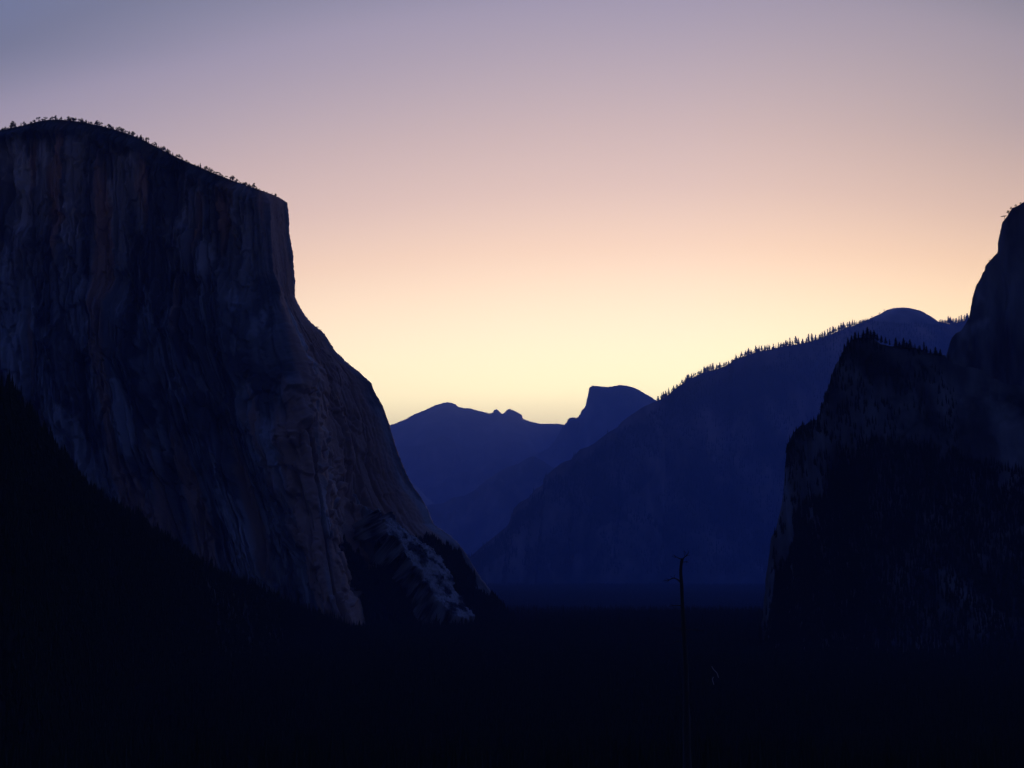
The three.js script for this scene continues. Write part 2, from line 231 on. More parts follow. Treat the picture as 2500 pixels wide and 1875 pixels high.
// ---------------------------------------------------------------- the great granite monolith
const cap = new THREE.Group(); cap.name = numbered('granite_monolith'); scene.add(cap);
tag(cap, 'huge sheer granite monolith with a sloping wooded rim and a long prow', 'cliff', null, 'structure');
{
  const rim = [[-900, 480], [-500, 400], [-200, 345], [0, 318], [22, 313], [40, 309], [54, 303], [76, 299], [90, 295.6], [112, 293], [137, 292], [163, 292.7], [199, 294], [217, 297], [244, 303], [262, 307], [280, 311.5], [293, 318], [311, 329], [334, 338.6], [354, 347], [372, 355], [400, 368], [412, 373], [443, 389], [470, 400.6], [496, 410.6], [524, 422], [552, 434], [575, 444], [597, 452], [619, 458.5], [642, 466.6], [669, 475.7], [687, 483], [701, 494]];
  const rimY = x => { let i = 0; while (i < rim.length - 2 && x > rim[i + 1][0]) i++; return lerp(rim[i][1], rim[i + 1][1], clamp((x - rim[i][0]) / (rim[i + 1][0] - rim[i][0]))); };
  const edge = [[701, 494, 4800], [704.6, 504, 4800], [704, 512, 4800], [706, 525, 4800], [706, 543, 4800], [705.5, 561.5, 4800], [708.5, 583, 4800], [713, 604, 4800], [716, 625, 4800], [717, 655, 4810], [720, 673, 4810], [720, 706, 4820], [720.5, 727, 4830], [730, 747, 4850], [742, 766, 4870], [760, 789, 4890], [775, 801, 4900], [788, 810, 4910], [800, 824, 4920], [808, 839, 4930], [815, 854, 4940], [832, 870, 4960], [850, 887, 4970], [876, 907, 4990], [894, 923, 5000], [909, 937, 5010], [914, 955, 5010], [931, 982, 5010], [946, 1018, 5010], [954, 1048, 5010], [967, 1090, 5000], [982, 1130, 4990], [990, 1149, 4980], [1005, 1181, 4970], [1026, 1210, 4960], [1047, 1246, 4940], [1060, 1282, 4920], [1085, 1297, 4900], [1111, 1316, 4880], [1128, 1337, 4860], [1144, 1360, 4850], [1166, 1398, 4830], [1199, 1444, 4800], [1233, 1482, 4780], [1290, 1540, 4760]];
  const R = (x, d, rest) => [[x, rimY(x), d], ...rest];
  const cols = [
    R(-700, 5300, [[-700, 900, 5200], [-700, 1500, 5050]]),
    R(-300, 5000, [[-300, 900, 4920], [-290, 1530, 4780]]),
    R(0, 4850, [[0, 700, 4800], [10, 1100, 4720], [20, 1530, 4580]]),
    R(137, 4800, [[142, 600, 4770], [150, 900, 4720], [180, 1200, 4620], [230, 1540, 4450]]),
    R(300, 4740, [[305, 600, 4715], [320, 900, 4670], [390, 1200, 4560], [450, 1540, 4400]]),
    R(443, 4680, [[446, 600, 4660], [465, 850, 4620], [520, 1080, 4540], [590, 1300, 4440], [650, 1550, 4330]]),
    R(560, 4620, [[565, 620, 4600], [585, 850, 4560], [640, 1060, 4500], [710, 1300, 4390], [755, 1550, 4270]]),
    R(645, 4570, [[652, 560, 4560], [662, 680, 4535], [690, 800, 4500], [728, 980, 4450], [768, 1180, 4380], [800, 1330, 4310], [832, 1490, 4230], [845, 1560, 4200]]),   // the prow
    R(672, 4660, [[682, 570, 4660], [698, 720, 4670], [752, 860, 4770], [800, 1020, 4800], [842, 1180, 4770], [905, 1350, 4680], [985, 1565, 4500]]),
    edge,
    edge.map(([x, y, d]) => [x - 60, y + 12, d + 700]), edge.map(([x, y, d]) => [x - 420, y + 60, d + 1900])];
  const K = 64, grid = cols.map(c => { const pts = c.map(([x, y, d]) => [...at(x, y, d), x, y]); return resample(pts, K); });
  // columns spaced so that the broad faces get their share of the mesh
  const where = [0, 0.05, 0.12, 0.22, 0.36, 0.5, 0.62, 0.73, 0.81, 0.93, 0.97, 1];
  const at2 = (u, v) => {
    let i = 0; while (i < where.length - 2 && u > where[i + 1]) i++;
    const f = clamp((u - where[i]) / (where[i + 1] - where[i])), n = cols.length - 1;
    const A = grid[Math.max(0, i - 1)], B = grid[i], C = grid[i + 1], D = grid[Math.min(n, i + 2)];
    const row = g => linList(g, v), a = row(A), b = row(B), c = row(C), d = row(D), fs = i >= 8 ? f : f;
    return b.map((_, k) => (i >= 8 || i === 7) ? lerp(b[k], c[k], fs) : cr(a[k], b[k], c[k], d[k], fs));
  };
  // leaning buttresses: line (photo pixels) , width in metres, height in metres; sharp on the side of the prow
  const ribs = [
    { l: [[170, 640], [165, 850], [175, 1060], [240, 1240]], w: 60, a: 26, s: 0.5 }, { l: [[300, 760], [350, 900], [372, 1060], [410, 1250], [430, 1380]], w: 95, a: 60, s: 0.3 },
    { l: [[462, 800], [478, 900], [520, 1020], [580, 1160], [620, 1260], [668, 1420]], w: 46, a: 55, s: 0.35 }, { l: [[600, 700], [640, 900], [690, 1060], [735, 1240]], w: 60, a: 30, s: 0.4 },
    { l: [[420, 450], [430, 620], [440, 760]], w: 36, a: 22, s: 0.4 }, { l: [[236, 420], [240, 560], [246, 700]], w: 44, a: 24, s: 0.4 }, { l: [[540, 480], [548, 640], [560, 800]], w: 40, a: 20, s: 0.4 },
    { l: [[735, 780], [760, 900], [775, 1040]], w: 34, a: 18, s: 0.5 }, { l: [[800, 860], [830, 980], [850, 1090]], w: 36, a: 20, s: 0.5 }, { l: [[664, 500], [674, 600], [690, 740]], w: 18, a: 16, s: 0.4 }, { l: [[690, 500], [698, 620], [712, 740]], w: 12, a: 12, s: 0.4 }];
  const rib = (x, y) => {
    let s = 0;
    for (const r of ribs) {
      const l = r.l; if (y < l[0][1] - 120 || y > l[l.length - 1][1] + 140) continue;
      let i = 0; while (i < l.length - 2 && y > l[i + 1][1]) i++;
      const t = (y - l[i][1]) / (l[i + 1][1] - l[i][1]), cx = lerp(l[i][0], l[i + 1][0], t), ends = smooth(l[0][1] - 120, l[0][1] + 60, y) * (1 - smooth(l[l.length - 1][1] - 40, l[l.length - 1][1] + 140, y));
      const e = (x - cx) / (x > cx ? r.w * r.s : r.w * 1.4); s += r.a * Math.exp(-e * e) * ends;
    }
    return s;
  };
  const apron = (u, v) => smooth(0.77, 0.81, v + 0.30 * fbm(u * 11, v * 5, 4.4, 4) - 0.10 * smooth(0.86, 0.93, u)) * smooth(0.738, 0.755, u);      // woods on the apron beside the prow
  const NU = 860, NV = 520;
  const edgeU = where[9];
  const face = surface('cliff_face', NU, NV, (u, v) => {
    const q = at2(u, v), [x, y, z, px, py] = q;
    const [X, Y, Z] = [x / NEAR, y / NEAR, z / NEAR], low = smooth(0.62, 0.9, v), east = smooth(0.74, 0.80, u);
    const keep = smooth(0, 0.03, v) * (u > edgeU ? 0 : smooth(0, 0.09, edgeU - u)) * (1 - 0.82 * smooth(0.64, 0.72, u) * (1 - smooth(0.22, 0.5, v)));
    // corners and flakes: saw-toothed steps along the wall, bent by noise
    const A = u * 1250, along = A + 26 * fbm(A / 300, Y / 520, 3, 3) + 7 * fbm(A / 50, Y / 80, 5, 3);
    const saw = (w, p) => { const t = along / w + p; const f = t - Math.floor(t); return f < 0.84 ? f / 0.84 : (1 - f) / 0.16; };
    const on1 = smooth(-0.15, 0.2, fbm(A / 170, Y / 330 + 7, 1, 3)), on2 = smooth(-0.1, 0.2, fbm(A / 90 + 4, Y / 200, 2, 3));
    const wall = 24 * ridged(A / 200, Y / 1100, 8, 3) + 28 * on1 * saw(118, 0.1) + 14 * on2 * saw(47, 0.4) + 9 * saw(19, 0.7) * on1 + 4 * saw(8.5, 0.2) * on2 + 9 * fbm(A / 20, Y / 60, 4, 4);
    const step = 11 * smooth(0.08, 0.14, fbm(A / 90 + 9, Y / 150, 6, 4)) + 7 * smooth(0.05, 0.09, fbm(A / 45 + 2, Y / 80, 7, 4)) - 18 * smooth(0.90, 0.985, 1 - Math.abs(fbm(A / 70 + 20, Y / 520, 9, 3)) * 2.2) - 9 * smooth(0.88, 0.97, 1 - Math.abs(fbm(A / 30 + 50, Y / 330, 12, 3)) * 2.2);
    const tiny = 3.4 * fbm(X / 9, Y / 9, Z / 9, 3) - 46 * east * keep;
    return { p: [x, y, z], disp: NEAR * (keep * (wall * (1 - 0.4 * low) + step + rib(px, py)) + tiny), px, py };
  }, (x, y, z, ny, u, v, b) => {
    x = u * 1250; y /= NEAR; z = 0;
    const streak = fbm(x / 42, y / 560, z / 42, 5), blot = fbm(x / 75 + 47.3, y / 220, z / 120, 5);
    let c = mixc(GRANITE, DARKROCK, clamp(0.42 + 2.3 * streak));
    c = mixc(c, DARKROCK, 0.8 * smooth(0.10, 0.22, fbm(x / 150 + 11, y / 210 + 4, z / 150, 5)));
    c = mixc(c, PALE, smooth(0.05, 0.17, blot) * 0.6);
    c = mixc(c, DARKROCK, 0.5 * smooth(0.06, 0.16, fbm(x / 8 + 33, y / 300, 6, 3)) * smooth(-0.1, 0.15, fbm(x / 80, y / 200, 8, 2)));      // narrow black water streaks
    c = mixc(c, BROWNROCK, 0.85 * smooth(0.0, 0.2, fbm(x / 60 + 90, y / 600, z / 60, 4) + 0.34 * smooth(0.66, 0.73, u) * (1 - smooth(0.88, 0.93, u)) - 0.09));      // browner rock along the prow and the face beside it
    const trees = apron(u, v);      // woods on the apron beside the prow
    const browDim = smooth(0.075, 0.02, v + 0.05 * fbm(x / 40, y / 40, 3, 4)) * smooth(0.72, 0.6, u);      // woods tint darkening the brow below the rim, to dull its sky light
    return mixc(c, WOODS, Math.max(trees, 0.85 * browDim));
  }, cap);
  const rimPts = []; for (let i = 0; i <= NU; i++) { const q = at2(i / NU, 0); rimPts.push([q[0], q[1], q[2]]); }
  const P = face.geometry.attributes.position.array;
  surface('summit_plateau', NU, 10, (u, v) => {
    const i = Math.round(u * NU), k = i * 3, b = Math.pow(v, 1.5);
    return { p: [P[k] - 90 * b, P[k + 1] - 20 * b * b - (v > 0.85 ? (v - 0.85) * 1900 : 0), P[k + 2] - 540 * b], disp: 0 };
  }, (x, y, z) => mixc(WOODS, GRANITE, clamp(0.3 + fbm(x / 40, 0, z / 40, 3))), cap);
  cap.face = face; cap.edgeU = edgeU; cap.apron = apron;
  cap.rimAt = (px) => { const y = rimY(px); let best = 0, bd = 1e9; for (let i = 0; i <= NU * 0.94; i++) { const q = at2(i / NU, 0); const e = Math.abs(q[3] - px); if (e < bd) { bd = e; best = i; } } const k = best * 3; return [P[k], P[k + 1], P[k + 2]]; };
}
// pale rock-fall below the east side of the monolith
{
  const L = [[930, 1236, 4700], [948, 1290, 4690], [990, 1335, 4680], [1025, 1395, 4660], [1060, 1450, 4630], [1110, 1490, 4600], [1165, 1520, 4590]];
  const M = [[962, 1240, 4755], [985, 1285, 4745], [1040, 1330, 4740], [1080, 1390, 4710], [1100, 1440, 4690], [1140, 1482, 4650], [1175, 1516, 4610]];
  const Rr = [[985, 1262, 4790], [1018, 1300, 4790], [1075, 1335, 4800], [1110, 1385, 4780], [1122, 1432, 4730], [1152, 1478, 4680], [1186, 1512, 4640]];
  const g = [L, M, Rr].map(c => resample(c.map(([x, y, d]) => at(x, y, d - 45)), 40));
  const m = surface('scree_slope', 110, 240, (u, v) => {
    const a = linList(g[0], v), b = linList(g[1], v), c = linList(g[2], v), p = u < 0.5 ? a.map((q, k) => lerp(q, b[k], u * 2)) : b.map((q, k) => lerp(q, c[k], u * 2 - 1));
    const rag = Math.min(u, 1 - u, v, 1 - v) * 5 + 1.5 * fbm(p[0] / 16, p[1] / 16, p[2] / 16, 4);
    return { p: [p[0], p[1], p[2]], disp: 2.2 * fbm(p[0] / 9, p[1] / 9, p[2] / 9, 4) + 3 * fbm(p[0] / 2.2, p[1] / 2.2, p[2] / 2.2, 3) - 4 - 34 * (1 - smooth(0.05, 0.45, rag)) };
  }, (x, y, z) => mixc(PALE, mixc(DARKROCK, WOODS, 0.5), clamp(0.35 + 3.6 * fbm(x / 10, y / 10, z / 10, 5))));
  tag(m, 'pale rockfall scree spilling down beside the prow of the monolith', 'scree', null, 'structure');
}
// ---------------------------------------------------------------- the near slope in front of the monolith
const leftSlope = mountain('forested_slope', 'black forested slope descending in front of the granite monolith', 'hill',
  [[-700, 560, 1300], [-300, 760, 1380], ...zoomed(0, 900, 0.5879, [[0, 96], [60, 116], [100, 196], [160, 268], [230, 338], [290, 428], [340, 488], [430, 566], [540, 618], [640, 688], [740, 758], [850, 828], [960, 880], [1080, 922], [1200, 982], [1340, 1034], [1420, 1060], [1531, 1100]], (px) => 1500 + px * 2.6), [1050, 1552, 4300]],
  { sc: NEAR, inset: 3, nu: 420, nv: 110, front: [[0.3, 0.8], [0.7, 0.55], [1.1, 0.3], [1.6, 0.1], [2.1, -0.05]], reach: () => 0.9, jag: 5, jagScale: 40, side: () => 0.35,
    relief: (x, y, z) => 9 * fbm(x / 90, y / 90, z / 90, 4), color: (x, y, z) => mixc(WOODS, [0.016, 0.014, 0.011], clamp(0.2 + fbm(x / 50, y / 50, z / 50, 3))) });

// ---------------------------------------------------------------- trees
const needle = mat({ color: new THREE.Color().setRGB(0.026, 0.036, 0.021), side: THREE.DoubleSide }); needle.name = 'needles';
const bark = mat({ color: new THREE.Color().setRGB(0.060, 0.045, 0.034) }); bark.name = 'bark';
function triGeo(tris) { const a = new Float32Array(tris.flat(2)); const g = new THREE.BufferGeometry(); g.setAttribute('position', new THREE.BufferAttribute(a, 3)); g.computeVertexNormals(); return g; }
function leafTri(r, c, s) { const t = []; for (let k = 0; k < 3; k++) { const a = r() * 6.283, b = (r() * 2 - 1) * 0.9; t.push([c[0] + Math.cos(a) * s, c[1] + b * s * 0.7, c[2] + Math.sin(a) * s]); } return t; }
function trunkGeo(h, r0, r1, bend, r) {
  const pts = []; const a = r() * 6.28; for (let i = 0; i <= 6; i++) { const t = i / 6; pts.push([Math.cos(a) * bend * t * t, h * t, Math.sin(a) * bend * t * t]); }
  const tr = []; const n = 6; for (let i = 0; i < 6; i++) for (let k = 0; k < n; k++) { const q = (i, k) => { const R = lerp(r0, r1, i / 6), an = k / n * 6.283; return [pts[i][0] + Math.cos(an) * R, pts[i][1], pts[i][2] + Math.sin(an) * R]; }; tr.push([q(i, k), q(i + 1, k), q(i, k + 1)], [q(i, k + 1), q(i + 1, k), q(i + 1, k + 1)]); }
  return { geo: triGeo(tr), pts };
}
// unit-height tree shapes; kind: 'spire' narrow fir, 'fir' fuller fir, 'round' bushy pine, 'flat' umbrella-topped pine, 'fork' forked pine, 'ragged' thin crown with gaps
function treeShape(kind, seed) {
  const r = rng(seed), crown = [];
  let T;
  if (kind === 'spire' || kind === 'fir' || kind === 'ragged') {
    T = trunkGeo(0.97, 0.022, 0.005, 0.01, r);
    const wid = kind === 'spire' ? 0.105 : kind === 'fir' ? 0.17 : 0.13, from = kind === 'ragged' ? 0.25 : 0.08 + r() * 0.06, n = kind === 'ragged' ? 22 : 34;
    for (let i = 0; i < n; i++) {
      const t = i / n, y = lerp(from, 0.98, t), w = wid * Math.pow(1 - t, 0.75) * (0.65 + 0.6 * r()) + 0.008;
      for (let b = 0; b < 8; b++) { const a = r() * 6.283, m = 0.2 + 0.8 * r(); crown.push(leafTri(r, [Math.cos(a) * w * m, y - w * m * 0.35, Math.sin(a) * w * m], 0.026 + 0.38 * w)); }
    }
    for (let i = 0; i < 7; i++) for (let k = 0; k < 6; k++) { const y0 = lerp(from, 0.9, i / 7), y1 = Math.min(0.99, y0 + 0.24), R = wid * 0.8 * Math.pow(1 - i / 7, 0.75) * (kind === 'ragged' && i % 2 ? 0.45 : 1), a0 = k / 6 * 6.283 + i, a1 = a0 + 1.047, q = 0.75 + 0.5 * r(); crown.push([[Math.cos(a0) * R * q, y0, Math.sin(a0) * R * q], [Math.cos(a1) * R, y0 + 0.01, Math.sin(a1) * R], [0, y1, 0]]); }
    for (let k = 0; k < 5; k++) crown.push(leafTri(r, [0, 0.97 + 0.006 * k, 0], 0.012));
  } else {
    const hT = kind === 'flat' ? 0.85 : kind === 'fork' ? 0.45 : 0.8;
    T = trunkGeo(hT, 0.055, 0.022, kind === 'flat' ? 0.12 : 0.05, r);
    const top = T.pts[6], lumps = [], limbs = [];
    if (kind === 'round') { for (let i = 0; i < 11; i++) { const y = 0.3 + 0.62 * r(), w = 0.30 * Math.sin(Math.PI * clamp((y - 0.12) / 0.9)); const a = r() * 6.283; lumps.push([Math.cos(a) * w * 0.75, y, Math.sin(a) * w * 0.75, 0.10 + 0.07 * r()]); } lumps.push([0, 0.92, 0, 0.08]); }
    if (kind === 'flat') for (let i = 0; i < 9; i++) { const a = r() * 6.283, w = 0.42 * Math.sqrt(r()); lumps.push([top[0] + Math.cos(a) * w, 0.72 + 0.16 * r() - w * 0.3, top[2] + Math.sin(a) * w, 0.09 + 0.05 * r()]); }
    if (kind === 'fork') for (const s of [-1, 1]) for (let i = 0; i < 5; i++) lumps.push([top[0] + s * (0.14 + 0.2 * r()), 0.62 + 0.32 * r(), (r() - 0.5) * 0.3, 0.08 + 0.05 * r()]);
    for (const l of lumps) {
      for (let b = 0; b < 30; b++) { const a = r() * 6.283, e = Math.acos(2 * r() - 1), q = l[3] * Math.pow(r(), 0.4); crown.push(leafTri(r, [l[0] + Math.sin(e) * Math.cos(a) * q * 1.25, l[1] + Math.cos(e) * q * 0.75, l[2] + Math.sin(e) * Math.sin(a) * q * 1.25], 0.075)); }
      const s = T.pts[kind === 'round' ? 3 : kind === 'flat' ? 5 : 6], e = [l[0], l[1], l[2]], w = 0.011;
      limbs.push([[s[0] - w, s[1], s[2]], [s[0] + w, s[1], s[2]], e], [[s[0], s[1], s[2] - w], [s[0], s[1], s[2] + w], e]);
    }
    T.geo = mergeGeometries([T.geo, triGeo(limbs)]);
  }
  return { trunk: T.geo, crown: triGeo(crown) };
}
const shapes = {}; ['spire', 'fir', 'ragged', 'round', 'flat', 'fork'].forEach((k, i) => { shapes[k] = [0, 1, 2].map(j => treeShape(k, 100 + i * 10 + j)); });
const treeName = { spire: 'fir_tree', fir: 'fir_tree', ragged: 'fir_tree', round: 'pine_tree', flat: 'pine_tree', fork: 'pine_tree' };
function tree(kind, variant, [x, y, z], h, wide, turn, label, group) {
  const g = new THREE.Group(), s = shapes[kind][variant % 3]; g.name = numbered(treeName[kind]);
  const t = shadows(new THREE.Mesh(s.trunk, bark)); t.name = 'trunk'; g.add(t);
  const c = shadows(new THREE.Mesh(s.crown, needle)); c.name = 'crown'; g.add(c);
  g.position.set(x, y, z); g.scale.set(h * wide, h, h * wide); g.rotation.y = turn; scene.add(g);
  return tag(g, label, 'tree', group);
}
{ // pines on the rim of the monolith (photo pixel along the rim, height in pixels, shape)
  const rr = rng(5), o = 0.1808, W = { s: 'spire', r: 'round', f: 'flat', k: 'fork', i: 'fir', g: 'ragged', b: 'round' };
  const A = [[8, 22, 's'], [20, 30, 'i'], [45, 25, 's'], [70, 35, 'r'], [138, 44, 'i'], [152, 62, 'r'], [170, 76, 'r'], [192, 40, 'i'], [205, 40, 's'], [215, 22, 's'], [270, 46, 's'], [312, 46, 'r'], [330, 14, 'i'], [350, 20, 'i'], [395, 28, 'i'], [415, 20, 's'], [450, 36, 'r'], [470, 26, 'r'], [505, 58, 'k'], [556, 34, 'i'], [575, 30, 'f'], [602, 40, 'f'], [670, 26, 'i'], [686, 30, 'r'], [702, 40, 'r'], [740, 36, 'i'], [754, 52, 'r'], [790, 16, 'i'], [812, 14, 's'], [835, 36, 'r'], [880, 16, 's'], [914, 48, 'r'], [928, 36, 'i'], [958, 38, 'r'], [975, 44, 'r'], [995, 38, 'r'], [1013, 40, 'r'], [1062, 36, 'r'], [1080, 52, 'i'], [1122, 48, 'i'], [1150, 40, 'i'], [1162, 38, 's'], [1186, 28, 'i'], [1215, 14, 'i'], [1278, 26, 'r'], [1296, 40, 'r'], [1312, 56, 'r'], [1340, 46, 'f'], [1380, 20, 'i'], [1415, 28, 's'], [1428, 22, 'i'], [1462, 44, 'r'], [1480, 46, 'r'], [1502, 40, 'r'], [1532, 36, 'i'], [1578, 40, 'r'], [1596, 52, 'r'], [1634, 46, 'r'], [1662, 42, 'r'], [1700, 34, 'f'], [1750, 40, 'r'], [1772, 48, 'r'], [1798, 50, 'r'], [1850, 36, 'i'], [1888, 40, 'i'], [1905, 56, 'i'], [1930, 36, 's'], [1952, 30, 'r'], [1975, 56, 'f'], [2002, 28, 'i'], [2045, 26, 'i'], [2085, 48, 'r'], [2112, 40, 'i'], [2128, 30, 'i'], [2155, 20, 'i'], [2180, 30, 's'], [2203, 36, 'r']];
  const B = [[50, 26, 'i'], [82, 40, 's'], [98, 50, 'r'], [116, 36, 'r'], [140, 34, 's'], [160, 52, 'i'], [172, 40, 'r'], [222, 32, 'i'], [250, 20, 's'], [285, 32, 'r'], [308, 46, 'r'], [330, 30, 'f'], [345, 16, 'i'], [435, 14, 'i'], [525, 22, 's'], [548, 22, 's'], [575, 26, 's'], [598, 56, 's'], [606, 36, 'i'], [655, 34, 'r'], [680, 46, 'r'], [728, 44, 'r'], [748, 40, 'r'], [776, 26, 'r'], [822, 34, 'f'], [842, 40, 'f'], [895, 28, 's'], [915, 20, 's'], [965, 36, 'f'], [1005, 36, 'f'], [1028, 58, 'r'], [1050, 48, 'r'], [1100, 40, 'r'], [1122, 28, 'i'], [1180, 26, 's'], [1196, 28, 'i'], [1216, 40, 'r'], [1240, 30, 'i'], [1262, 36, 'i'], [1285, 26, 'i'], [1328, 62, 'r'], [1348, 34, 'i'], [1375, 26, 's'], [1418, 16, 's'], [1463, 14, 's'], [1500, 9, 'i'], [1565, 24, 's'], [1604, 30, 'i'], [1620, 26, 'r'], [1690, 10, 'i']];
  const say = { s: 'slim pointed fir standing on the rim of the granite monolith', i: 'full conical fir standing on the rim of the granite monolith', r: 'bushy round-crowned pine standing on the rim of the granite monolith', f: 'flat-topped umbrella pine standing on the rim of the granite monolith', k: 'forked pine with a split crown on the rim of the granite monolith', b: 'low shrubby pine, dwarfed by its neighbours, on the rim of the granite monolith' };
  const put = ([x, h, k], x0) => { const px = x0 + x * o, p = cap.rimAt(px), m = h * o / FOCAL * -p[2]; const back = 0.5 + 2 * rr(); tree(W[k], Math.floor(rr() * 3), [p[0] + (rr() - 0.5), p[1] - 0.5, p[2] - back], m * 1.25 + 0.5, k === 's' ? 1.5 : k === 'i' ? 1.45 : k === 'b' ? 1.8 : 1.2, rr() * 6.28, say[k], 'trees on the rim of the monolith'); };
  A.forEach(q => put(q, 0)); B.forEach(q => put(q, 380));
  for (let x = 4; x < 655; x += 5 + 9 * rr()) put([x / o, 10 + 16 * rr(), 'b'], 0);      // low scrub between them
  // the few on its steep shoulder
  for (const [px, py, d, h, k] of [[774, 803, 4896, 5, 'f'], [782, 808, 4902, 4, 'f'], [877, 909, 4990, 4, 's'], [736, 758, 4858, 3, 'r'], [848, 887, 4970, 2.5, 'r'], [862, 897, 4980, 2, 'r'], [812, 848, 4938, 2.5, 'r']])
    tree(W[k], Math.floor(rr() * 3), at(px, py + 1.5, d + 3), h * 0.65, 1.3, rr() * 6.28, k === 's' ? 'lone slim fir on the steep shoulder of the granite monolith' : k === 'f' ? 'wind-bent flat-topped pine on the steep shoulder of the granite monolith' : 'stunted round pine on the steep shoulder of the granite monolith', 'trees on the shoulder of the monolith');
}
{ // conifers on the crest of the ridge
  const rr = rng(9), s = 0.3843;
  const crestY = px => { let i = 0; while (i < ridgeCrest.length - 2 && px > ridgeCrest[i + 1][0]) i++; const a = ridgeCrest[i], b = ridgeCrest[i + 1], t = clamp((px - a[0]) / (b[0] - a[0] || 1)); return [lerp(a[1], b[1], t), lerp(a[2], b[2], t)]; };
  const big = [[145, 26], [170, 34], [195, 36], [215, 40], [245, 30], [265, 20], [290, 16], [322, 30], [332, 36], [360, 30], [375, 27], [405, 24], [420, 26], [440, 40], [455, 32], [470, 32], [495, 44], [520, 30], [540, 34], [565, 24], [580, 27], [595, 27], [618, 17], [642, 30], [678, 32], [705, 32], [722, 40], [738, 27], [768, 42], [790, 37], [805, 34], [825, 30], [840, 32], [852, 30], [880, 32], [912, 34], [930, 30], [945, 27], [960, 40], [985, 47], [1000, 32], [1022, 52], [1040, 40], [1065, 30], [1090, 30], [1103, 50], [1125, 47], [1148, 34], [1172, 27], [1190, 37], [1205, 37], [1225, 40], [1240, 44], [1258, 44], [1275, 30], [1295, 34], [1310, 42], [1325, 40], [1350, 32], [1365, 32], [1385, 24], [1400, 17], [1430, 20], [1450, 17], [1467, 22], [1480, 20], [1505, 17], [1940, 30], [1955, 26], [1972, 27], [1992, 46], [2005, 40], [2020, 26], [2040, 24], [2060, 36], [2075, 40], [2095, 36], [2112, 44]];
  const kinds = ['spire', 'fir', 'spire', 'ragged'];
  const say = { spire: 'slim spire-like fir on the crest of the wooded ridge', fir: 'full conical fir on the crest of the wooded ridge', ragged: 'thin ragged fir on the crest of the wooded ridge' };
  const put = (px, hpx, k) => { const [y, d] = crestY(px); tree(k, Math.floor(rr() * 3), at(px, y + 1.2, d + 4 + 20 * rr()), (hpx * 1.12 + 1.2) / FOCAL * range(d), k === 'ragged' ? 1.75 : 1.3 + 0.5 * rr(), rr() * 6.28, say[k], 'conifers along the crest of the ridge'); };
  for (const [x, h] of big) { put(1550 + x * s, h * s, kinds[Math.floor(rr() * 4)]); }
  for (let x = 140; x < 1480; x += 8 + 7 * rr()) put(1550 + (x + 10 * n3(x / 31, 2, 3)) * s, (8 + 26 * rr() * rr() + 10 * (0.5 + n3(x / 60, 5, 1))) * s, kinds[Math.floor(rr() * 4)]);
  for (let x = 1935; x < 2120; x += 7 + 7 * rr()) put(1550 + x * s, (14 + 16 * rr()) * s, kinds[Math.floor(rr() * 4)]);
  // tiny trees on the bald dome
  for (const x of [1505, 1555, 1584, 1645, 1662, 1690, 1705]) { const yy = { 1505: 143, 1555: 122, 1584: 104, 1645: 83, 1662: 82, 1690: 80, 1705: 80 }[x]; tree('round', Math.floor(rr() * 3), at(1550 + x * s, 720 + yy * s + 0.6, 8802), x < 1600 ? 17 : 8, 1.1, rr() * 6.28, x < 1600 ? 'small round pine on the flank of the bald summit dome' : 'dwarf pine on the very top of the bald summit dome', 'pines on the bald dome'); }
}
{ // trees on the flat top and ledges of the near rock wall, and on the tall cliff
  const rr = rng(21), kinds = ['fir', 'spire', 'fir'];
  const spots = [[2062, 850, 14], [2070, 840, 20], [2079, 833, 18], [2088, 829, 24], [2096, 825, 18], [2108, 823, 22], [2118, 822, 30], [2126, 823, 22], [2134, 826, 26], [2142, 829, 18], [2152, 833, 18], [2162, 836, 16], [2172, 839, 14], [2187, 845, 26], [2196, 846, 16], [2206, 847, 28], [2214, 848, 18], [2222, 849, 26], [2234, 850, 14], [2246, 853, 14], [2256, 854, 24], [2262, 857, 16], [2272, 861, 12], [2284, 864, 22], [2296, 866, 18], [2015, 970, 18], [2007, 999, 22], [1986, 1030, 10], [1960, 1038, 12], [1928, 1078, 10]];
  for (const [px, py, h] of spots) { const k = kinds[Math.floor(rr() * 3)]; tree(k, Math.floor(rr() * 3), at(px, py + 4, 3745), (h * 0.85 + 4) / FOCAL * range(3745), 1.5, rr() * 6.28, k === 'round' ? 'bushy pine on the flat top of the stepped rock wall' : k === 'fir' ? 'full conical fir on the flat top of the stepped rock wall' : 'slim fir on the flat top of the stepped rock wall', 'trees on the stepped rock wall'); }
  for (const [px, py, h, k] of [[2453, 533, 9, 'flat'], [2462, 522, 9, 'round'], [2468, 510, 5, 'round'], [2480, 503, 4, 'round'], [2416, 637, 3, 'round'], [2492, 498, 4, 'round']]) tree(k, Math.floor(rr() * 3), at(px, py + 2, 4352), (h + 2) / FOCAL * range(4352), 1.4, rr() * 6.28, k === 'flat' ? 'flat-topped pine clinging to the rim of the tall cliff' : 'small bushy pine on the rim of the tall cliff', 'pines on the tall cliff');
}

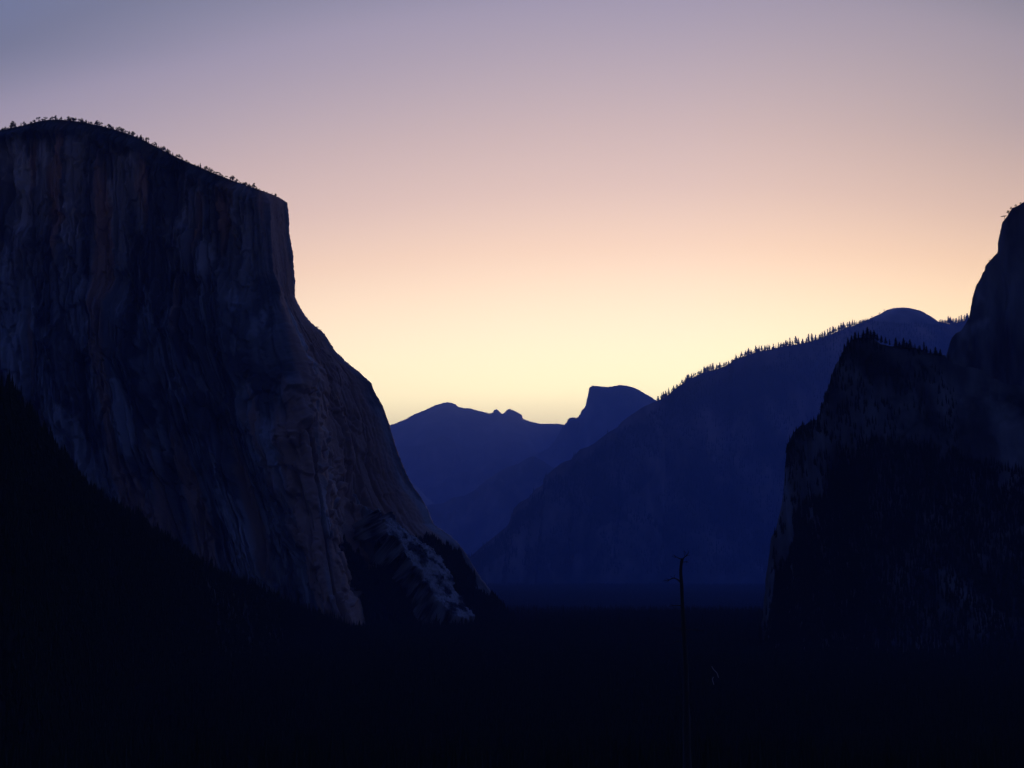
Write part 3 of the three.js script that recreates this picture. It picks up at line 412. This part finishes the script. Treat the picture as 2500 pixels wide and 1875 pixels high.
// forests that read as one mass
function forestGeo(seed, tiers, wid) {
  const r = rng(seed), t = [];
  for (let i = 0; i < tiers; i++) {
    const y0 = lerp(0.06, 0.86, i / tiers), y1 = Math.min(1, y0 + 1.7 / tiers), w = wid * Math.pow(1 - i / tiers, 0.85) + 0.012, n = 7;
    const ring = []; for (let k = 0; k < n; k++) { const a = (k + 0.6 * r()) / n * 6.283, q = w * (0.55 + 0.6 * r()); ring.push([Math.cos(a) * q, y0 - 0.05 * r(), Math.sin(a) * q]); }
    for (let k = 0; k < n; k++) { const a = ring[k], b = ring[(k + 1) % n], m = [(a[0] + b[0]) * 0.25, y0 + 0.02, (a[2] + b[2]) * 0.25]; t.push([a, [0, y1, 0], m], [m, [0, y1, 0], b]); }
  }
  return triGeo(t);
}
const fg = [forestGeo(1, 6, 0.15), forestGeo(2, 7, 0.12), forestGeo(3, 5, 0.2)];
function forest(name, label, places, gi) {
  const m = new THREE.InstancedMesh(fg[gi], needle, places.length), q = new THREE.Quaternion(), M = new THREE.Matrix4(), up = new THREE.Vector3(0, 1, 0);
  places.forEach(([x, y, z, h, w, a], i) => { q.setFromAxisAngle(up, a); M.compose(new THREE.Vector3(x, y, z), q, new THREE.Vector3(h * w, h, h * w)); m.setMatrixAt(i, M); });
  shadows(m); m.name = numbered(name); scene.add(m);
  return tag(m, label, 'forest', null, 'stuff');
}
{
  const r = rng(77), floor = [];
  while (floor.length < 95000) { const d = 320 + 3700 * Math.pow(r(), 0.75), x = (r() * 2 - 1) * (0.30 * d + 100); const h = (5.5 + 7 * r()) * (0.75 + 0.5 * (0.5 + fbm(x / 160, 0, d / 160, 2)));  floor.push([x, ground(x, -d) - 1, -d, h, 0.9 + 0.4 * r(), r() * 6.28]); }
  for (let i = 0; i < 700; i++) { const d = 1300 + 1700 * r(), x = (r() * 2 - 1) * (0.27 * d); floor.push([x, ground(x, -d) - 1, -d, 12 + 7 * r(), 0.8 + 0.3 * r(), r() * 6.28]); }
  for (let i = 0; i < 22000; i++) { const d = 300 + 800 * Math.sqrt(r()), x = (r() * 2 - 1) * (0.28 * d + 20); floor.push([x, ground(x, -d) - 0.6, -d, Math.min(4 + 5 * r(), d * 0.012), 1 + 0.5 * r(), r() * 6.28]); }
  for (let i = 0; i < 14000; i++) { const d = 1050 + 900 * r(), x = (r() * 2 - 1) * 0.2 * d; floor.push([x, ground(x, -d) - 0.8, -d, 5 + 6 * r(), 1 + 0.5 * r(), r() * 6.28]); }
  forest('valley_forest', 'dense black conifer forest covering the valley floor', floor, 0);
  const plain = []; while (plain.length < 60000) { const d = 2600 + 8200 * Math.sqrt(r()), x = (r() * 2 - 1) * (0.27 * d); plain.push([x, ground(x, -d) - 2, -d, (10 + 9 * r()) * (0.7 + d / 9000), 1.1 + 0.5 * r(), r() * 6.28]); }
  forest('valley_forest', 'far hazy conifer forest on the valley floor below the long ridge', plain, 2);
  const near = []; while (near.length < 6000) { const d = 200 + 650 * Math.pow(r(), 0.7), x = (r() * 2 - 1) * (0.32 * d + 30); const y = ground(x, -d), max = EYE - 0.082 * d - y; const h = Math.min(7 + 7 * r(), Math.max(2, max * (0.7 + 0.3 * r()))); near.push([x, y - 0.5, -d, h, 0.9 + 0.4 * r(), r() * 6.28]); }
  forest('hillside_forest', 'dark conifers on the hillside below the bare dead tree', near, 2);
  const on = (root, count, min, seed, hh, v0, v1, u0 = 0, u1 = 1) => { const q = rng(seed), out = []; let guard = 0; while (out.length < count && guard++ < count * 12) { const su = lerp(u0, u1, q()) * 0.999, sv = lerp(v0, v1, q()) * 0.999, s = root.face.sample(su, sv); if (root.apron && root.apron(su, sv) < 0.5) continue; if (s.n[1] < min || s.p[1] < -5) continue; if (root !== leftSlope && fbm(s.p[0] / 240, s.p[1] / 240, s.p[2] / 240, 3) < -0.3) continue; out.push([s.p[0], s.p[1] - 1.5, s.p[2], hh * (0.6 + 0.7 * q()), 0.9 + 0.4 * q(), q() * 6.28]); } return out; };
  forest('slope_forest', 'black conifer forest on the slope in front of the monolith', on(leftSlope, 22000, 0.02, 31, 5.5, 0.0, 1, 0.0, 1), 1);
  forest('slope_forest', 'ragged conifers along the upper edge of the slope in front of the monolith', on(leftSlope, 420, 0.0, 51, 7.5, 0, 0.03, 0.1, 1), 1);
  forest('slope_forest', 'taller black conifers on the lower part of the slope in front of the monolith', on(leftSlope, 14000, 0.02, 41, 7, 0.02, 1, 0.0, 0.5), 2);
  forest('ridge_forest', 'dark conifer forest covering the face of the long ridge', on(ridge, 12000, 0.45, 32, 30, 0.005, 1), 0);
  forest('wall_forest', 'sparse dark trees on the ledges of the stepped rock wall', [...on(nearWall, 3200, 0.3, 33, 6, 0.02, 1, 0, 0.75), ...on(nearWall, 12000, 0.2, 43, 7, 0.4, 1, 0, 0.9)], 1);
  forest('apron_forest', 'dark woods on the apron at the foot of the monolith', on(cap, 7000, 0.2, 34, 7, 0.66, 1, 0.75, cap.edgeU), 2);
  forest('dome_forest', 'hazy woods on the lower slopes of the sheer dome', on(halfDome, 2500, 0.5, 35, 45, 0.1, 1, 0, 0.9), 0);
}

// ---------------------------------------------------------------- the bare dead tree on the hillside
{
  const D = 150, X0 = 1550, Y0 = 1300, S = 0.2411, wood = mat({ color: new THREE.Color().setRGB(0.040, 0.036, 0.032) }); wood.name = 'weathered_wood';
  const W = (x, y, d = D) => new THREE.Vector3(...atTrue(X0 + x * S, Y0 + y * S, d));
  const foot = W(525, 1620); foot.y = ground(foot.x, -D) - 0.3;
  const root = new THREE.Group(); root.name = numbered('dead_tree'); root.position.copy(foot); scene.add(root);
  tag(root, 'bare dead tree trunk with broken branches standing above the valley forest', 'tree');
  const r = rng(3);
  function limb(name, pts, r0, r1, parent, n = 7, rough = 0.12) {
    const curve = new THREE.CatmullRomCurve3(pts.map(p => p.clone().sub(foot))), seg = Math.max(10, pts.length * 8), g = new THREE.TubeGeometry(curve, seg, 1, n, false), P = g.attributes.position;
    for (let i = 0; i <= seg; i++) { const t = i / seg, c = curve.getPointAt(t), R = lerp(r0, r1, Math.pow(t, 0.8)); for (let k = 0; k <= n; k++) { const j = i * (n + 1) + k; const kk = k % n, w = R * (1 + rough * n3(kk * 3.1, t * 14, r0 * 50)); P.setXYZ(j, c.x + (P.getX(j) - c.x) * w, c.y + (P.getY(j) - c.y) * w, c.z + (P.getZ(j) - c.z) * w); } }
    g.computeVertexNormals(); const m = shadows(new THREE.Mesh(g, wood)); m.name = name; (parent || root).add(m); return m;
  }
  limb('trunk', [foot.clone(), W(515, 1480), W(506, 1200), W(493, 950), W(482, 720), W(472, 520), W(465, 380), W(472, 300), W(482, 262)], 0.42, 0.11, null, 12, 0.2);
  const spots = [
    [[[480, 275], [500, 252, -0.3], [530, 226, -0.4], [538, 205, -0.5]], 0.07, [[[508, 246], [500, 215], [506, 178]], [[520, 235], [512, 200], [486, 188]], [[530, 226], [545, 200], [532, 172]], [[515, 240], [545, 232], [560, 236]]]],
    [[[478, 272], [440, 258, 0.5], [405, 240, 0.8], [378, 240, 1]], 0.055, [[[410, 243], [398, 228], [384, 226]], [[420, 247], [402, 256], [388, 254]]]],
    [[[474, 300], [508, 298, 0.6], [538, 290, 0.9]], 0.045, [[[515, 297], [530, 302], [546, 303]]]],
    [[[458, 498], [430, 476, 0.8], [392, 462, 1.4], [340, 482, 1.8], [285, 492, 2.2]], 0.10, [[[400, 464], [398, 440], [412, 424]], [[380, 466], [372, 448], [356, 444]], [[345, 480], [320, 470], [296, 478]], [[350, 480], [330, 498], [300, 504]]]],
    [[[468, 742], [410, 738, 0.6], [345, 747, 1.2]], 0.06, [[[390, 740], [370, 730], [350, 734]]]],
    [[[484, 968], [430, 966, -0.6], [378, 978, -1]], 0.055, []],
    [[[502, 985], [575, 984, 0.8], [660, 992, 1.6], [705, 986, 2]], 0.06, [[[600, 986], [625, 976], [650, 974]]]],
    [[[500, 1120], [440, 1100, 0.9], [372, 1122, 1.6]], 0.06, [[[420, 1106], [400, 1118], [384, 1140]]]]];
  for (const [pts, r0, twigs] of spots) {
    const b = limb('branch', pts.map(([x, y, o = 0]) => W(x, y, D + o)), r0, 0.018, null, 7, 0.2);
    for (const t of twigs) limb('twig', t.map(([x, y]) => W(x, y, D + 0.4 * pts.length / 4)), 0.03, 0.008, b, 5, 0.2);
  }
  // pale bleached stems of a dead shrub beside it
  const pale = mat({ color: new THREE.Color().setRGB(0.42, 0.40, 0.37) }); pale.name = 'bleached_wood';
  const f2 = W(835, 1560); f2.y = ground(f2.x, -D) - 0.1;
  const shrub = new THREE.Group(); shrub.name = numbered('dead_shrub'); shrub.position.copy(f2); scene.add(shrub); tag(shrub, 'bleached pale stems of a dead shrub below the bare dead tree', 'shrub');
  const stem = (pts, r0) => { const c = new THREE.CatmullRomCurve3(pts.map(p => p.clone().sub(f2))); const g = new THREE.TubeGeometry(c, 14, r0, 6, false); const m = shadows(new THREE.Mesh(g, pale)); m.name = 'stem'; shrub.add(m); };
  stem([W(846, 1470), W(832, 1425), W(797, 1387), W(778, 1356)], 0.03); stem([W(800, 1540), W(788, 1500), W(785, 1485), W(797, 1462)], 0.03);
}
renderer.render(scene, camera);
